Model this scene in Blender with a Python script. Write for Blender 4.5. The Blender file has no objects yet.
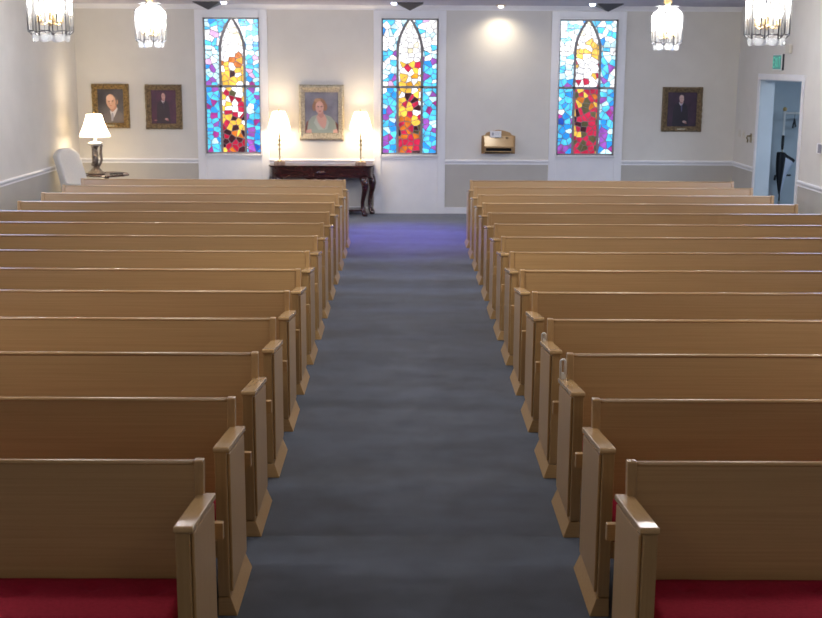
import bpy, math, random
from mathutils import Vector, Matrix, noise
C = bpy.context.scene.collection
S = bpy.context.scene
PI = math.pi

# ------------------------------------------------------------------ camera
CAMX, CAMZ, PITCH, YAW, ROLL = -0.0176, 2.3882, 0.2016, -0.0062, 0.0051
cd = bpy.data.cameras.new('camera'); cam = bpy.data.objects.new('camera', cd); C.objects.link(cam)
cy, sy = math.cos(YAW), math.sin(YAW); cp, sp = math.cos(PITCH), math.sin(PITCH); cr, sr = math.cos(ROLL), math.sin(ROLL)
right = Vector((cy, sy, 0)); f0 = Vector((-sy, cy, 0)); Zh = Vector((0, 0, 1))
fwd = f0 * cp - Zh * sp; up = f0 * sp + Zh * cp
r2 = right * cr + up * sr; u2 = up * cr - right * sr; b = -fwd
cam.matrix_world = Matrix(((r2.x, u2.x, b.x, CAMX), (r2.y, u2.y, b.y, 0), (r2.z, u2.z, b.z, CAMZ), (0, 0, 0, 1)))
cd.sensor_width = 36; cd.lens = 36 * 1200 / 822; cd.clip_start = .05; cd.clip_end = 100
cd.dof.use_dof = True; cd.dof.focus_distance = 7.5; cd.dof.aperture_fstop = 6.0
S.camera = cam

# ------------------------------------------------------------------ world, exposure
w = bpy.data.worlds.new('world'); S.world = w; w.use_nodes = True
w.node_tree.nodes['Background'].inputs[0].default_value = (.6, .7, .9, 1)
w.node_tree.nodes['Background'].inputs[1].default_value = .3
S.view_settings.view_transform = 'Standard'; S.view_settings.look = 'None'
S.view_settings.exposure = 0.0; S.view_settings.gamma = 1; S.view_settings.use_curve_mapping = False
S.cycles.use_denoising = True; S.cycles.sample_clamp_indirect = 6; S.cycles.max_bounces = 8
S.cycles.caustics_reflective = False; S.cycles.caustics_refractive = False

DW = 19.467; XL = -5.24; XR = 5.30; ZC = 3.29; YF = -3.0

def lamp(kind, name, loc, power, col, size=.1, rot=None, sizey=None, spot=None, blend=.5):
    d = bpy.data.lights.new(name, kind); o = bpy.data.objects.new(name, d); C.objects.link(o)
    o.location = loc; d.energy = power; d.color = col
    if kind == 'AREA':
        d.size = size
        if sizey: d.shape = 'RECTANGLE'; d.size_y = sizey
    else: d.shadow_soft_size = size
    if rot: o.rotation_euler = rot
    if spot: d.spot_size = spot; d.spot_blend = blend
    return o
def aim(o, t):
    o.rotation_euler = (Vector(t) - o.location).to_track_quat('-Z', 'Y').to_euler()
# blue fill lights added on both long walls, outside the frame; side windows assumed
for wx, rz_ in ((XL + .08, -PI / 2), (XR - .08, PI / 2)):
    lamp('AREA', 'added_blue_fill_light', (wx, 13.9, 1.95), 92, (.44, .58, 1), 1.5, (0, rz_, 0), 2.4)
    lamp('AREA', 'added_blue_fill_light', (wx, 2.0, 1.95), 9, (.55, .68, 1), 1.5, (0, rz_, 0), 2.4)
# warm fill lights added behind the camera to brighten the nearest pews
lamp('AREA', 'added_fill_light', (-1.9, .6, ZC - .03), 17, (1, .82, .56), 1.2, None, .6)
lamp('AREA', 'added_fill_light', (1.9, .6, ZC - .03), 17, (1, .82, .56), 1.2, None, .6)
# unseen fill lights added above the aisle for the pews and back wall
for py in (8.6, 13.4): lamp('AREA', 'added_fill_light', (0, py, ZC - .03), 62, (1, .95, .85), 1.2, None, .6)
# lights added for an assumed next pair of chandeliers, above and beside the frame
lamp('POINT', 'chandelier_light', (-3.0, 5.8, 2.9), 84, (1, .93, .82), .12)
lamp('POINT', 'chandelier_light', (3.05, 5.8, 2.9), 84, (1, .93, .82), .12)
# bluish light added in the side passage, assumed to be daylight
lamp('AREA', 'added_passage_light', (6.6, 16.2, 2.7), 42, (.68, .82, 1), .8)

# ------------------------------------------------------------------ materials
def nmat(name, col, rough=.5, metal=0, spec=.5, emit=None, estr=0, coat=0):
    m = bpy.data.materials.new(name); m.use_nodes = True; n = m.node_tree.nodes['Principled BSDF']
    n.inputs['Base Color'].default_value = (*col, 1); n.inputs['Roughness'].default_value = rough
    n.inputs['Metallic'].default_value = metal; n.inputs['Specular IOR Level'].default_value = spec
    n.inputs['Coat Weight'].default_value = coat; n.inputs['Coat Roughness'].default_value = .2
    if emit: n.inputs['Emission Color'].default_value = (*emit, 1); n.inputs['Emission Strength'].default_value = estr
    return m
def varied(name, c1, c2, scale=(1, 1, 1), nscale=5, detail=6, rough=.5, bump=0, bscale=None, coat=0, metal=0, rand=0, lo=.35, hi=.65, spec=.5, objc=True):
    m = nmat(name, c1, rough, metal, spec, coat=coat); t = m.node_tree; N = t.nodes; Lk = t.links; P = N['Principled BSDF']
    tc = N.new('ShaderNodeTexCoord'); mp = N.new('ShaderNodeMapping'); mp.inputs['Scale'].default_value = scale
    Lk.new(tc.outputs['Object'], mp.inputs[0])
    oi = None
    if rand:
        oi = N.new('ShaderNodeObjectInfo'); ml = N.new('ShaderNodeVectorMath'); ml.operation = 'SCALE'; ml.inputs[0].default_value = (17, 9, 13)
        Lk.new(oi.outputs['Random'], ml.inputs['Scale']); ad = N.new('ShaderNodeVectorMath'); Lk.new(mp.outputs[0], ad.inputs[0]); Lk.new(ml.outputs[0], ad.inputs[1]); vec = ad.outputs[0]
    else: vec = mp.outputs[0]
    nz = N.new('ShaderNodeTexNoise'); nz.inputs['Scale'].default_value = nscale; nz.inputs['Detail'].default_value = detail; Lk.new(vec, nz.inputs['Vector'])
    cr = N.new('ShaderNodeValToRGB'); cr.color_ramp.elements[0].position = lo; cr.color_ramp.elements[1].position = hi
    cr.color_ramp.elements[0].color = (*c1, 1); cr.color_ramp.elements[1].color = (*c2, 1); Lk.new(nz.outputs['Fac'], cr.inputs[0])
    out = cr.outputs[0]
    if rand:
        hs = N.new('ShaderNodeHueSaturation'); mr = N.new('ShaderNodeMapRange'); mr.inputs['To Min'].default_value = 1 - rand; mr.inputs['To Max'].default_value = 1 + rand
        Lk.new(oi.outputs['Random'], mr.inputs['Value']); Lk.new(mr.outputs[0], hs.inputs['Value']); Lk.new(out, hs.inputs['Color']); out = hs.outputs[0]
    Lk.new(out, P.inputs['Base Color'])
    if bump:
        b2 = N.new('ShaderNodeBump'); b2.inputs['Strength'].default_value = bump; b2.inputs['Distance'].default_value = .01
        n2 = nz
        if bscale: n2 = N.new('ShaderNodeTexNoise'); n2.inputs['Scale'].default_value = bscale; n2.inputs['Detail'].default_value = 3; Lk.new(tc.outputs['Object'], n2.inputs['Vector'])
        Lk.new(n2.outputs['Fac'], b2.inputs['Height']); Lk.new(b2.outputs[0], P.inputs['Normal'])
    return m
OAK1, OAK2 = (.385, .236, .100), (.45, .286, .128)
M = {}
M['oak_x'] = varied('oak_long_grain', OAK1, OAK2, (.7, 26, 60), 2.2, 6, .34, 0, None, .25, rand=.07, lo=.3, hi=.7)
M['oak_z'] = varied('oak_upright_grain', OAK1, OAK2, (50, 50, 1.0), 2.2, 6, .34, 0, None, .25, rand=.07, lo=.3, hi=.7)
M['oak_y'] = varied('oak_cap_grain', (.43, .275, .125), (.49, .32, .15), (40, 1, 40), 2.2, 6, .26, 0, None, .5, rand=.05, lo=.3, hi=.7)
M['red'] = varied('crimson_upholstery', (.27, .006, .026), (.33, .010, .033), (1, 1, 1), 60, 3, .8, .25, 400, spec=.2)
M['wall'] = varied('painted_wall', (.70, .675, .615), (.73, .705, .645), (1, 1, 1), 3, 4, .85, .06, 120, spec=.2)
M['wains'] = varied('painted_lower_wall', (.50, .475, .425), (.53, .505, .45), (1, 1, 1), 3, 4, .8, .05, 90, spec=.25)
M['ceil'] = varied('ceiling_paint', (.57, .57, .66), (.61, .61, .70), (1, 1, 1), 4, 4, .9, .1, 60, spec=.2)
M['white'] = varied('white_trim_paint', (.82, .82, .83), (.86, .86, .86), (1, 1, 1), 4, 3, .35)
M['bluewall'] = varied('passage_paint', (.52, .60, .66), (.55, .63, .69), (1, 1, 1), 4, 3, .7)
M['gold'] = varied('gilt_wood', (.62, .42, .17), (.16, .11, .05), (1, 1, 1), 38, 6, .38, .5, 90, metal=.65)
M['gold2'] = varied('dark_gilt_wood', (.40, .29, .16), (.15, .115, .07), (1, 1, 1), 38, 6, .45, .5, 90, metal=.5)
for k_ in ('gold', 'gold2'):
    for n_ in M[k_].node_tree.nodes:
        if n_.type == 'BUMP': n_.inputs['Strength'].default_value = 1.0; n_.inputs['Distance'].default_value = .03
M['silver'] = varied('pale_gilt_wood', (.62, .55, .40), (.34, .29, .20), (1, 1, 1), 45, 6, .42, .5, 110, metal=.3)
M['brass'] = nmat('brass', (.75, .52, .22), .28, 1)
M['dbrass'] = nmat('aged_brass', (.32, .27, .15), .35, 1)
M['mahog'] = varied('mahogany', (.028, .006, .006), (.06, .013, .011), (2, 8, 8), 4, 6, .18, 0, coat=.6)
M['black'] = nmat('black_plastic', (.012, .012, .015), .5)
M['darkmetal'] = nmat('dark_metal_housing', (.05, .05, .06), .5, .2)
M['bronze'] = varied('antique_bronze', (.10, .075, .06), (.30, .26, .23), (1, 1, 1), 40, 5, .35, .3, None, metal=.5)
M['marble'] = varied('white_marble', (.75, .74, .72), (.55, .53, .50), (1, 1, 1), 14, 6, .25)
M['brnmarble'] = varied('brown_marble', (.25, .17, .12), (.48, .38, .30), (1, 1, 1), 50, 5, .25)
M['cream'] = varied('cream_upholstery', (.62, .61, .58), (.66, .65, .62), (1, 1, 1), 50, 3, .55, .08, 300)
M['plate'] = nmat('ivory_plastic', (.66, .62, .52), .4)
M['whitepl'] = nmat('white_plastic', (.82, .82, .80), .3)
M['paper'] = nmat('white_card', (.85, .85, .84), .6)
M['greyink'] = nmat('grey_print', (.40, .41, .45), .7)
M['slot'] = nmat('opening_shade', (.01, .01, .01), .8)  # near-black colour for the shade in the card box opening and slots
M['lead'] = nmat('lead_came', (.26, .25, .26), .55, .4)
M['exitgreen'] = nmat('exit_sign_face', (.06, .26, .22), .4, emit=(.05, .30, .24), estr=.25)
M['exitlet'] = nmat('exit_sign_letters', (.1, .55, .42), .4, emit=(.12, .5, .38), estr=.4)
M['grey'] = nmat('grey_plastic', (.25, .25, .28), .4)
M['cloth_black'] = nmat('black_nylon', (.012, .014, .02), .6)
M['cloth_white'] = nmat('white_nylon', (.62, .70, .85), .6)
M['bulbglow'] = nmat('bulb_glow', (1, 1, 1), .4, emit=(1, .93, .82), estr=45)
M['spotglow'] = nmat('spot_lens', (1, 1, 1), .4, emit=(.65, .72, 1), estr=9)
M['canglow'] = nmat('downlight_lens', (1, 1, 1), .4, emit=(1, .9, .75), estr=5)

# carpet: loop pile with broad vacuum strokes
def carpet():
    m = nmat('blue_grey_carpet', (.04, .045, .06), .95, spec=.15); t = m.node_tree; N = t.nodes; Lk = t.links; P = N['Principled BSDF']
    tc = N.new('ShaderNodeTexCoord')
    def nz(sc, scale, det):
        mp = N.new('ShaderNodeMapping'); mp.inputs['Scale'].default_value = sc; Lk.new(tc.outputs['Object'], mp.inputs[0])
        n = N.new('ShaderNodeTexNoise'); n.inputs['Scale'].default_value = scale; n.inputs['Detail'].default_value = det; Lk.new(mp.outputs[0], n.inputs['Vector']); return n.outputs['Fac']
    a = nz((.5, 2.6, 1), 1.1, 4); b_ = nz((1, 1, 1), 5, 6); c = nz((1, 1, 1), 220, 2)
    def mix(x, y, f):
        n = N.new('ShaderNodeMix'); n.inputs[0].default_value = f; Lk.new(x, n.inputs[2]); Lk.new(y, n.inputs[3]); return n.outputs[0]
    s = mix(mix(a, b_, .42), c, .22)
    cr = N.new('ShaderNodeValToRGB'); e = cr.color_ramp.elements; e[0].position = .40; e[1].position = .60
    e[0].color = (.017, .027, .048, 1); e[1].color = (.047, .065, .106, 1); Lk.new(s, cr.inputs[0]); Lk.new(cr.outputs[0], P.inputs['Base Color'])
    bp = N.new('ShaderNodeBump'); bp.inputs['Strength'].default_value = .4; bp.inputs['Distance'].default_value = .006; Lk.new(c, bp.inputs['Height']); Lk.new(bp.outputs[0], P.inputs['Normal'])
    P.inputs['Sheen Weight'].default_value = .3
    return m
M['carpet'] = carpet()
def shade_mat(name, col, emis):
    m = bpy.data.materials.new(name); m.use_nodes = True; t = m.node_tree; N = t.nodes; Lk = t.links
    N.remove(N['Principled BSDF']); o = N['Material Output']
    tr = N.new('ShaderNodeBsdfTranslucent'); tr.inputs[0].default_value = (*col, 1); df = N.new('ShaderNodeBsdfDiffuse'); df.inputs[0].default_value = (*col, 1)
    mx = N.new('ShaderNodeMixShader'); mx.inputs[0].default_value = .45; Lk.new(tr.outputs[0], mx.inputs[1]); Lk.new(df.outputs[0], mx.inputs[2])
    Lk.new(mx.outputs[0], o.inputs[0]); return m
M['shade'] = shade_mat('pleated_lamp_shade', (.95, .88, .74), 0)
def leaded_glass(name, trans, col, tl):
    m = bpy.data.materials.new(name); m.use_nodes = True; t = m.node_tree; N = t.nodes; Lk = t.links
    N.remove(N['Principled BSDF']); o = N['Material Output']
    a = N.new('ShaderNodeBsdfTransparent'); a.inputs[0].default_value = (*col, 1)
    g = N.new('ShaderNodeBsdfGlossy'); g.inputs['Roughness'].default_value = .08
    tr = N.new('ShaderNodeBsdfTranslucent'); tr.inputs[0].default_value = (.95, .95, .95, 1)
    m1 = N.new('ShaderNodeMixShader'); m1.inputs[0].default_value = .12; Lk.new(a.outputs[0], m1.inputs[1]); Lk.new(g.outputs[0], m1.inputs[2])
    m2 = N.new('ShaderNodeMixShader'); m2.inputs[0].default_value = tl; Lk.new(m1.outputs[0], m2.inputs[1]); Lk.new(tr.outputs[0], m2.inputs[2])
    Lk.new(m2.outputs[0], o.inputs[0]); return m
M['cglass'] = leaded_glass('bevelled_glass', .8, (.96, .97, .97), .035)
M['cglass2'] = leaded_glass('frosted_glass_drop', .8, (.9, .92, .93), .12)

# ------------------------------------------------------------------ mesh helper
class MB:
    def __init__(s): s.v = []; s.f = []; s.m = []; s.sm = []
    def add(s, vs, fs, mi=0, smooth=False):
        o = len(s.v); s.v += [tuple(x) for x in vs]
        for f in fs: s.f.append(tuple(i + o for i in f)); s.m.append(mi); s.sm.append(smooth)
    def box(s, a, b_, mi=0):
        (x0, y0, z0), (x1, y1, z1) = a, b_
        s.add([(x0, y0, z0), (x1, y0, z0), (x1, y1, z0), (x0, y1, z0), (x0, y0, z1), (x1, y0, z1), (x1, y1, z1), (x0, y1, z1)],
              [(0, 3, 2, 1), (4, 5, 6, 7), (0, 1, 5, 4), (1, 2, 6, 5), (2, 3, 7, 6), (3, 0, 4, 7)], mi)
    def hexa(s, bot, top, mi=0):
        n = len(bot); s.add(list(bot) + list(top), [tuple(range(n))[::-1], tuple(range(n, 2 * n))] + [(i, (i + 1) % n, (i + 1) % n + n, i + n) for i in range(n)], mi)
    def prism_x(s, prof, x0, x1, mi=0, smooth=False):     # prof: (y,z)
        n = len(prof); s.add([(x0, y, z) for y, z in prof] + [(x1, y, z) for y, z in prof], [tuple(range(n)), tuple(range(n, 2 * n))[::-1]], mi)
        s.add([(x0, y, z) for y, z in prof] + [(x1, y, z) for y, z in prof], [(i, i + n, (i + 1) % n + n, (i + 1) % n) for i in range(n)], mi, smooth)
    def prism_y(s, prof, y0, y1, mi=0):     # prof: (x,z)
        n = len(prof); s.add([(x, y0, z) for x, z in prof] + [(x, y1, z) for x, z in prof], [tuple(range(n)), tuple(range(n, 2 * n))[::-1]] + [(i, i + n, (i + 1) % n + n, (i + 1) % n) for i in range(n)], mi)
    def prism_z(s, prof, z0, z1, mi=0, smooth=False):     # prof: (x,y)
        n = len(prof); s.add([(x, y, z0) for x, y in prof] + [(x, y, z1) for x, y in prof], [tuple(range(n))[::-1], tuple(range(n, 2 * n))], mi)
        s.add([(x, y, z0) for x, y in prof] + [(x, y, z1) for x, y in prof], [(i, (i + 1) % n, (i + 1) % n + n, i + n) for i in range(n)], mi, smooth)
    def lathe(s, prof, c=(0, 0), n=20, mi=0, smooth=True, flute=0, ph=0, cap=True):   # prof: (r,z)
        vs = []; fs = []
        for r, z in prof:
            for i in range(n):
                a = 2 * PI * i / n + ph; q = r * (1 + (flute if i % 2 else 0)); vs.append((c[0] + q * math.cos(a), c[1] + q * math.sin(a), z))
        for k in range(len(prof) - 1):
            for i in range(n): j = (i + 1) % n; fs.append((k * n + i, k * n + j, (k + 1) * n + j, (k + 1) * n + i))
        s.add(vs, fs, mi, smooth)
        if cap:
            s.add(vs[:n], [tuple(range(n))[::-1]], mi); s.add(vs[-n:], [tuple(range(n))], mi)
    def tube(s, pts, r, n=8, mi=0, cap=True):
        pts = [Vector(p) for p in pts]; R = r if isinstance(r, (list, tuple)) else [r] * len(pts); vs = []; fs = []
        pn = None
        for k, p in enumerate(pts):
            d = (pts[min(k + 1, len(pts) - 1)] - pts[max(k - 1, 0)]).normalized()
            if pn is None: pn = d.orthogonal().normalized()
            else: pn = (pn - d * pn.dot(d)).normalized()
            q = d.cross(pn)
            for i in range(n): a = 2 * PI * i / n; vs.append(p + (pn * math.cos(a) + q * math.sin(a)) * R[k])
        for k in range(len(pts) - 1):
            for i in range(n): j = (i + 1) % n; fs.append((k * n + i, k * n + j, (k + 1) * n + j, (k + 1) * n + i))
        s.add(vs, fs, mi, True)
        if cap: s.add(vs[:n], [tuple(range(n))[::-1]], mi); s.add(vs[-n:], [tuple(range(n))], mi)
    def ball(s, c, r, n=12, mi=0, sc=(1, 1, 1)):
        vs = [(c[0], c[1], c[2] + r * sc[2])]; m = n // 2
        for k in range(1, m):
            t = PI * k / m
            for i in range(n): a = 2 * PI * i / n; vs.append((c[0] + r * sc[0] * math.sin(t) * math.cos(a), c[1] + r * sc[1] * math.sin(t) * math.sin(a), c[2] + r * sc[2] * math.cos(t)))
        vs.append((c[0], c[1], c[2] - r * sc[2])); fs = [(0, 1 + i, 1 + (i + 1) % n) for i in range(n)]
        for k in range(m - 2):
            for i in range(n): j = (i + 1) % n; fs.append((1 + k * n + i, 1 + (k + 1) * n + i, 1 + (k + 1) * n + j, 1 + k * n + j))
        l = len(vs) - 1; fs += [(l, 1 + (m - 2) * n + (i + 1) % n, 1 + (m - 2) * n + i) for i in range(n)]
        s.add(vs, fs, mi, True)
    def disc(s, c, rx, rz, y, mi=0, n=20, rot=0):          # flat ellipse facing -y
        vs = []
        for i in range(n):
            a = 2 * PI * i / n; x = rx * math.cos(a); z = rz * math.sin(a)
            vs.append((c[0] + x * math.cos(rot) - z * math.sin(rot), y, c[1] + x * math.sin(rot) + z * math.cos(rot)))
        s.add(vs, [tuple(range(n))], mi)
    def poly(s, pts, y, mi=0): s.add([(x, y, z) for x, z in pts], [tuple(range(len(pts)))], mi)
    def build(s, name, mats, parent=None, bevel=0, seg=2, loc=None, rz=0):
        me = bpy.data.meshes.new(name); me.from_pydata(s.v, [], s.f)
        for m in (mats if isinstance(mats, (list, tuple)) else [mats]): me.materials.append(m if not isinstance(m, str) else M[m])
        for p, mi, sm in zip(me.polygons, s.m, s.sm): p.material_index = mi; p.use_smooth = sm
        me.update()
        import bmesh
        bm = bmesh.new(); bm.from_mesh(me); bmesh.ops.remove_doubles(bm, verts=bm.verts, dist=1e-5)
        if name not in ('canvas', 'stained_glass'): bmesh.ops.recalc_face_normals(bm, faces=bm.faces)
        bm.to_mesh(me); bm.free()
        o = bpy.data.objects.new(name, me); C.objects.link(o)
        if parent: o.parent = parent
        if loc: o.location = loc
        if rz: o.rotation_euler = (0, 0, rz)
        if bevel:
            md = o.modifiers.new('bevel', 'BEVEL'); md.width = bevel; md.segments = seg; md.limit_method = 'ANGLE'; md.angle_limit = .6
            md.harden_normals = False
        return o
def tag(o, label=None, cat=None, group=None, kind=None):
    for k, v_ in (('label', label), ('category', cat), ('group', group), ('kind', kind)):
        if v_: o[k] = v_
    return o
def empty(name, loc, rz=0):
    o = bpy.data.objects.new(name, None); C.objects.link(o); o.location = loc; o.rotation_euler = (0, 0, rz); o.empty_display_size = .1; return o
def copy_tree(o, parent=None):
    c = o.copy(); C.objects.link(c)
    if parent: c.parent = parent
    for ch in [x for x in bpy.data.objects if x.parent == o]: copy_tree(ch, c)
    return c
def struct(mb, name, mats, bevel=0, **k):
    o = mb.build(name, mats, bevel=bevel, **k); o['kind'] = 'structure'; return o

# ------------------------------------------------------------------ room shell
WINX = [(-3.2099, -2.3142), (-.3871, .515), (2.4313, 3.3612)]; WZ0, WZ1 = .953, 3.09
DY0, DY1, DZ = 16.26, 18.20, 2.185          # doorway in the right wall
m = MB(); m.box((XL - .3, YF, -.1), (7.4, DW + .4, 0)); struct(m, 'floor', 'carpet')
m = MB(); m.box((XL - .3, YF, ZC), (7.4, DW + .4, ZC + .1)); struct(m, 'ceiling', 'ceil')
def cells(us, vs, hole):
    for i in range(len(us) - 1):
        for j in range(len(vs) - 1):
            if not hole((us[i] + us[i + 1]) / 2, (vs[j] + vs[j + 1]) / 2): yield us[i], us[i + 1], vs[j], vs[j + 1]
m = MB()
us = [XL - .3] + [u for p in WINX for u in p] + [7.4]
for a, b_, c, d in cells(us, [0, WZ0, WZ1, ZC], lambda x, z: WZ0 < z < WZ1 and any(p[0] < x < p[1] for p in WINX)): m.box((a, DW, c), (b_, DW + .25, d))
struct(m, 'wall_back', 'wall')
m = MB(); m.box((XL - .2, YF, 0), (XL, DW, ZC)); struct(m, 'wall_left', 'wall')
m = MB()
for a, b_, c, d in cells([YF, DY0, DY1, DW], [0, DZ, ZC], lambda y, z: DY0 < y < DY1 and z < DZ): m.box((XR, a, c), (XR + .21, b_, d))
struct(m, 'wall_right', 'wall')
m = MB(); m.box((XL - .2, YF - .2, 0), (7.4, YF, ZC)); struct(m, 'wall_front', 'wall')
# passage beyond the doorway
m = MB(); m.box((7.2, 14.6, 0), (7.3, DW, ZC)); m.box((XR + .21, 14.5, 0), (7.3, 14.6, ZC)); m.box((XR + .21, 19.30, 0), (7.2, DW, ZC)); struct(m, 'wall_passage', 'bluewall')
m = MB(); m.box((XR - .001, DY1 - .012, 0), (XR + .212, DY1 + .001, DZ)); m.box((XR - .001, DY0 - .001, 0), (XR + .212, DY0 + .012, DZ)); m.box((XR - .001, DY0, DZ - .012), (XR + .212, DY1, DZ + .001)); struct(m, 'door_1', 'bluewall')
m = MB(); o_ = .085
for y0, y1 in ((DY0 - o_, DY0), (DY1, DY1 + o_)): m.box((XR - .022, y0, 0), (XR, y1, DZ))
m.box((XR - .022, DY0 - o_, DZ + .0005), (XR, DY1 + o_, DZ + o_)); struct(m, 'trim_1', 'white', .005)
# chair rail, wainscot, baseboard, crown
CAS = .125
gaps = [(a - CAS, b_ + CAS) for a, b_ in WINX]
segs = []; x = XL
for a, b_ in gaps: segs.append((x, a)); x = b_
segs.append((x, XR))
railp = [(0, .795), (-.018, .80), (-.014, .822), (-.030, .84), (-.034, .858), (-.024, .872), (0, .875)]
m = MB()
for a, b_ in segs: m.prism_x([(DW + y, z) for y, z in railp], a, b_)
struct(m, 'trim_2', 'white')
def rail_side(X, sg, y0, y1, mm, prof):
    n = len(prof); v_ = [(X + sg * (-p[0]), y0, p[1]) for p in prof] + [(X + sg * (-p[0]), y1, p[1]) for p in prof]
    mm.add(v_, [tuple(range(n)), tuple(range(n, 2 * n))[::-1]] + [(i, i + n, (i + 1) % n + n, (i + 1) % n) for i in range(n)])
m = MB(); rail_side(XL, 1, YF, DW, m, railp); struct(m, 'trim_3', 'white')
m = MB(); rail_side(XR, -1, YF, DY0 - o_, m, railp); rail_side(XR, -1, DY1 + o_, DW, m, railp); struct(m, 'trim_4', 'white')
m = MB()
for a, b_ in segs: m.box((a, DW - .006, .1), (b_, DW, .80))
struct(m, 'wall_back_wainscot', 'wains')
m = MB(); m.box((XL, YF, .1), (XL + .006, DW, .80)); struct(m, 'wall_left_wainscot', 'wains')
m = MB(); m.box((XR - .006, YF, .1), (XR, DY0 - o_, .80)); m.box((XR - .006, DY1 + o_, .1), (XR, DW, .80)); struct(m, 'wall_right_wainscot', 'wains')
m = MB()
for a, b_ in segs: m.box((a, DW - .016, 0), (b_, DW, .105))
struct(m, 'baseboard_back', 'white', .004)
m = MB(); m.box((XL, YF, 0), (XL + .016, DW, .105)); struct(m, 'baseboard_left', 'white', .004)
m = MB(); m.box((XR - .016, YF, 0), (XR, DY0 - o_, .105)); m.box((XR - .016, DY1 + o_, 0), (XR, DW, .105)); struct(m, 'baseboard_right', 'white', .004)
crown = [(0, 3.215), (-.012, 3.215), (-.02, 3.24), (-.05, 3.27), (-.06, 3.29), (0, 3.29)]
m = MB(); m.prism_x([(DW + y, z) for y, z in crown], XL, XR); struct(m, 'trim_5', 'white')

# ------------------------------------------------------------------ stained glass
def clip(poly, px, pz, nx, nz):
    out = []
    for i in range(len(poly)):
        a = poly[i]; b_ = poly[(i + 1) % len(poly)]; da = (a[0] - px) * nx + (a[1] - pz) * nz; db = (b_[0] - px) * nx + (b_[1] - pz) * nz
        if da <= 0: out.append(a)
        if da * db < 0: t = da / (da - db); out.append((a[0] + (b_[0] - a[0]) * t, a[1] + (b_[1] - a[1]) * t))
    return out
def shrink(poly, d):
    n = len(poly); ar = sum(poly[i][0] * poly[(i + 1) % n][1] - poly[(i + 1) % n][0] * poly[i][1] for i in range(n))
    if abs(ar) < 1e-5: return []
    sg = 1 if ar > 0 else -1; q = list(poly)
    for i in range(n):
        a = poly[i]; b_ = poly[(i + 1) % n]; ex, ez = b_[0] - a[0], b_[1] - a[1]; l = math.hypot(ex, ez)
        if l < 1e-6: continue
        nx, nz = ez / l * sg, -ex / l * sg
        q = clip(q, a[0] - nx * d, a[1] - nz * d, nx, nz)
        if len(q) < 3: return []
    return q
PAL = dict(white=(1, 1, 1), pale=(.62, .92, 1), cyan=(.10, .62, .95), blue=(.03, .33, .88), deep=(.02, .10, .55), purple=(.36, .10, .52), magenta=(.42, .04, .30), pink=(.8, .5, .8),
           yellow=(.98, .60, .08), amber=(.90, .42, .03), orange=(.62, .17, .02), red=(.42, .01, .04), crimson=(.55, .02, .07), dark=(.05, .012, .02), olive=(.10, .09, .04), cream=(1, .92, .62))
STR = dict(white=1.35, pale=1.2, cyan=1.15, blue=1.05, deep=1, purple=1, magenta=1, pink=1.1, yellow=1.1, amber=1, orange=1, red=1, crimson=1, dark=1, olive=1, cream=1.25)
pn = list(PAL)
for k in pn:
    mm = nmat('glass_' + k, tuple(c * .5 for c in PAL[k]), .2, emit=PAL[k], estr=STR[k] * 1.0); M['g_' + k] = mm
    N_ = mm.node_tree.nodes; q_ = N_.new('ShaderNodeTexNoise'); q_.inputs['Scale'].default_value = 9; q_.inputs['Detail'].default_value = 4; c_ = N_.new('ShaderNodeTexCoord'); mm.node_tree.links.new(c_.outputs['Object'], q_.inputs['Vector'])
    r_ = N_.new('ShaderNodeMapRange'); r_.inputs[1].default_value = .3; r_.inputs[2].default_value = .7; r_.inputs[3].default_value = STR[k] * .55; r_.inputs[4].default_value = STR[k] * 1.35; mm.node_tree.links.new(q_.outputs['Fac'], r_.inputs[0]); mm.node_tree.links.new(r_.outputs[0], N_['Principled BSDF'].inputs['Emission Strength'])
def pick(rng, tbl):
    t = sum(tbl.values()); r = rng.random() * t
    for k, v_ in tbl.items():
        r -= v_
        if r <= 0: return k
    return k
def side_tbl(t):      # t: 0 top .. 1 bottom
    if t < .3: return dict(white=4, pale=3, cyan=3, blue=.4, pink=.3, purple=.25)
    if t < .5: return dict(white=1.2, pale=2.4, cyan=4, blue=.7, purple=.9, pink=.4)
    if t < .75: return dict(white=.6, pale=1.2, cyan=4, blue=1.3, purple=1.4, magenta=.3)
    return dict(pale=.5, cyan=3.5, blue=2, deep=.3, purple=1.8, magenta=.6)
CT = [[(.28, dict(white=8, cream=1)), (.36, dict(white=4, orange=2.4, amber=1)), (.52, dict(yellow=5, white=1.4, dark=.5, orange=.7)), (.68, dict(yellow=3, white=3, red=1.2, crimson=1, olive=.6)), (.82, dict(white=2.4, yellow=2.6, crimson=1.3, red=.8, dark=.8)), (1.01, dict(orange=2, dark=2, red=2, yellow=1, crimson=1))],
      [(.30, dict(white=9, cream=1)), (.40, dict(white=5, yellow=1.5, crimson=.8)), (.50, dict(yellow=3, white=2, dark=.5, amber=1)), (.64, dict(yellow=5, crimson=1.6, white=1, dark=.5)), (.78, dict(crimson=3, yellow=2.4, dark=1, orange=.5, white=.6)), (1.01, dict(crimson=3.5, orange=2, dark=1.2, olive=.8))],
      [(.18, dict(white=8, cream=1)), (.36, dict(yellow=3.5, white=3, crimson=.6)), (.48, dict(white=4, yellow=2.2, crimson=1.5)), (.56, dict(crimson=3, yellow=2.2, white=1)), (.78, dict(crimson=3, yellow=1.5, olive=3, dark=1, orange=.6)), (1.01, dict(crimson=5, olive=1.6, dark=1, yellow=.8))]]
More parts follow.
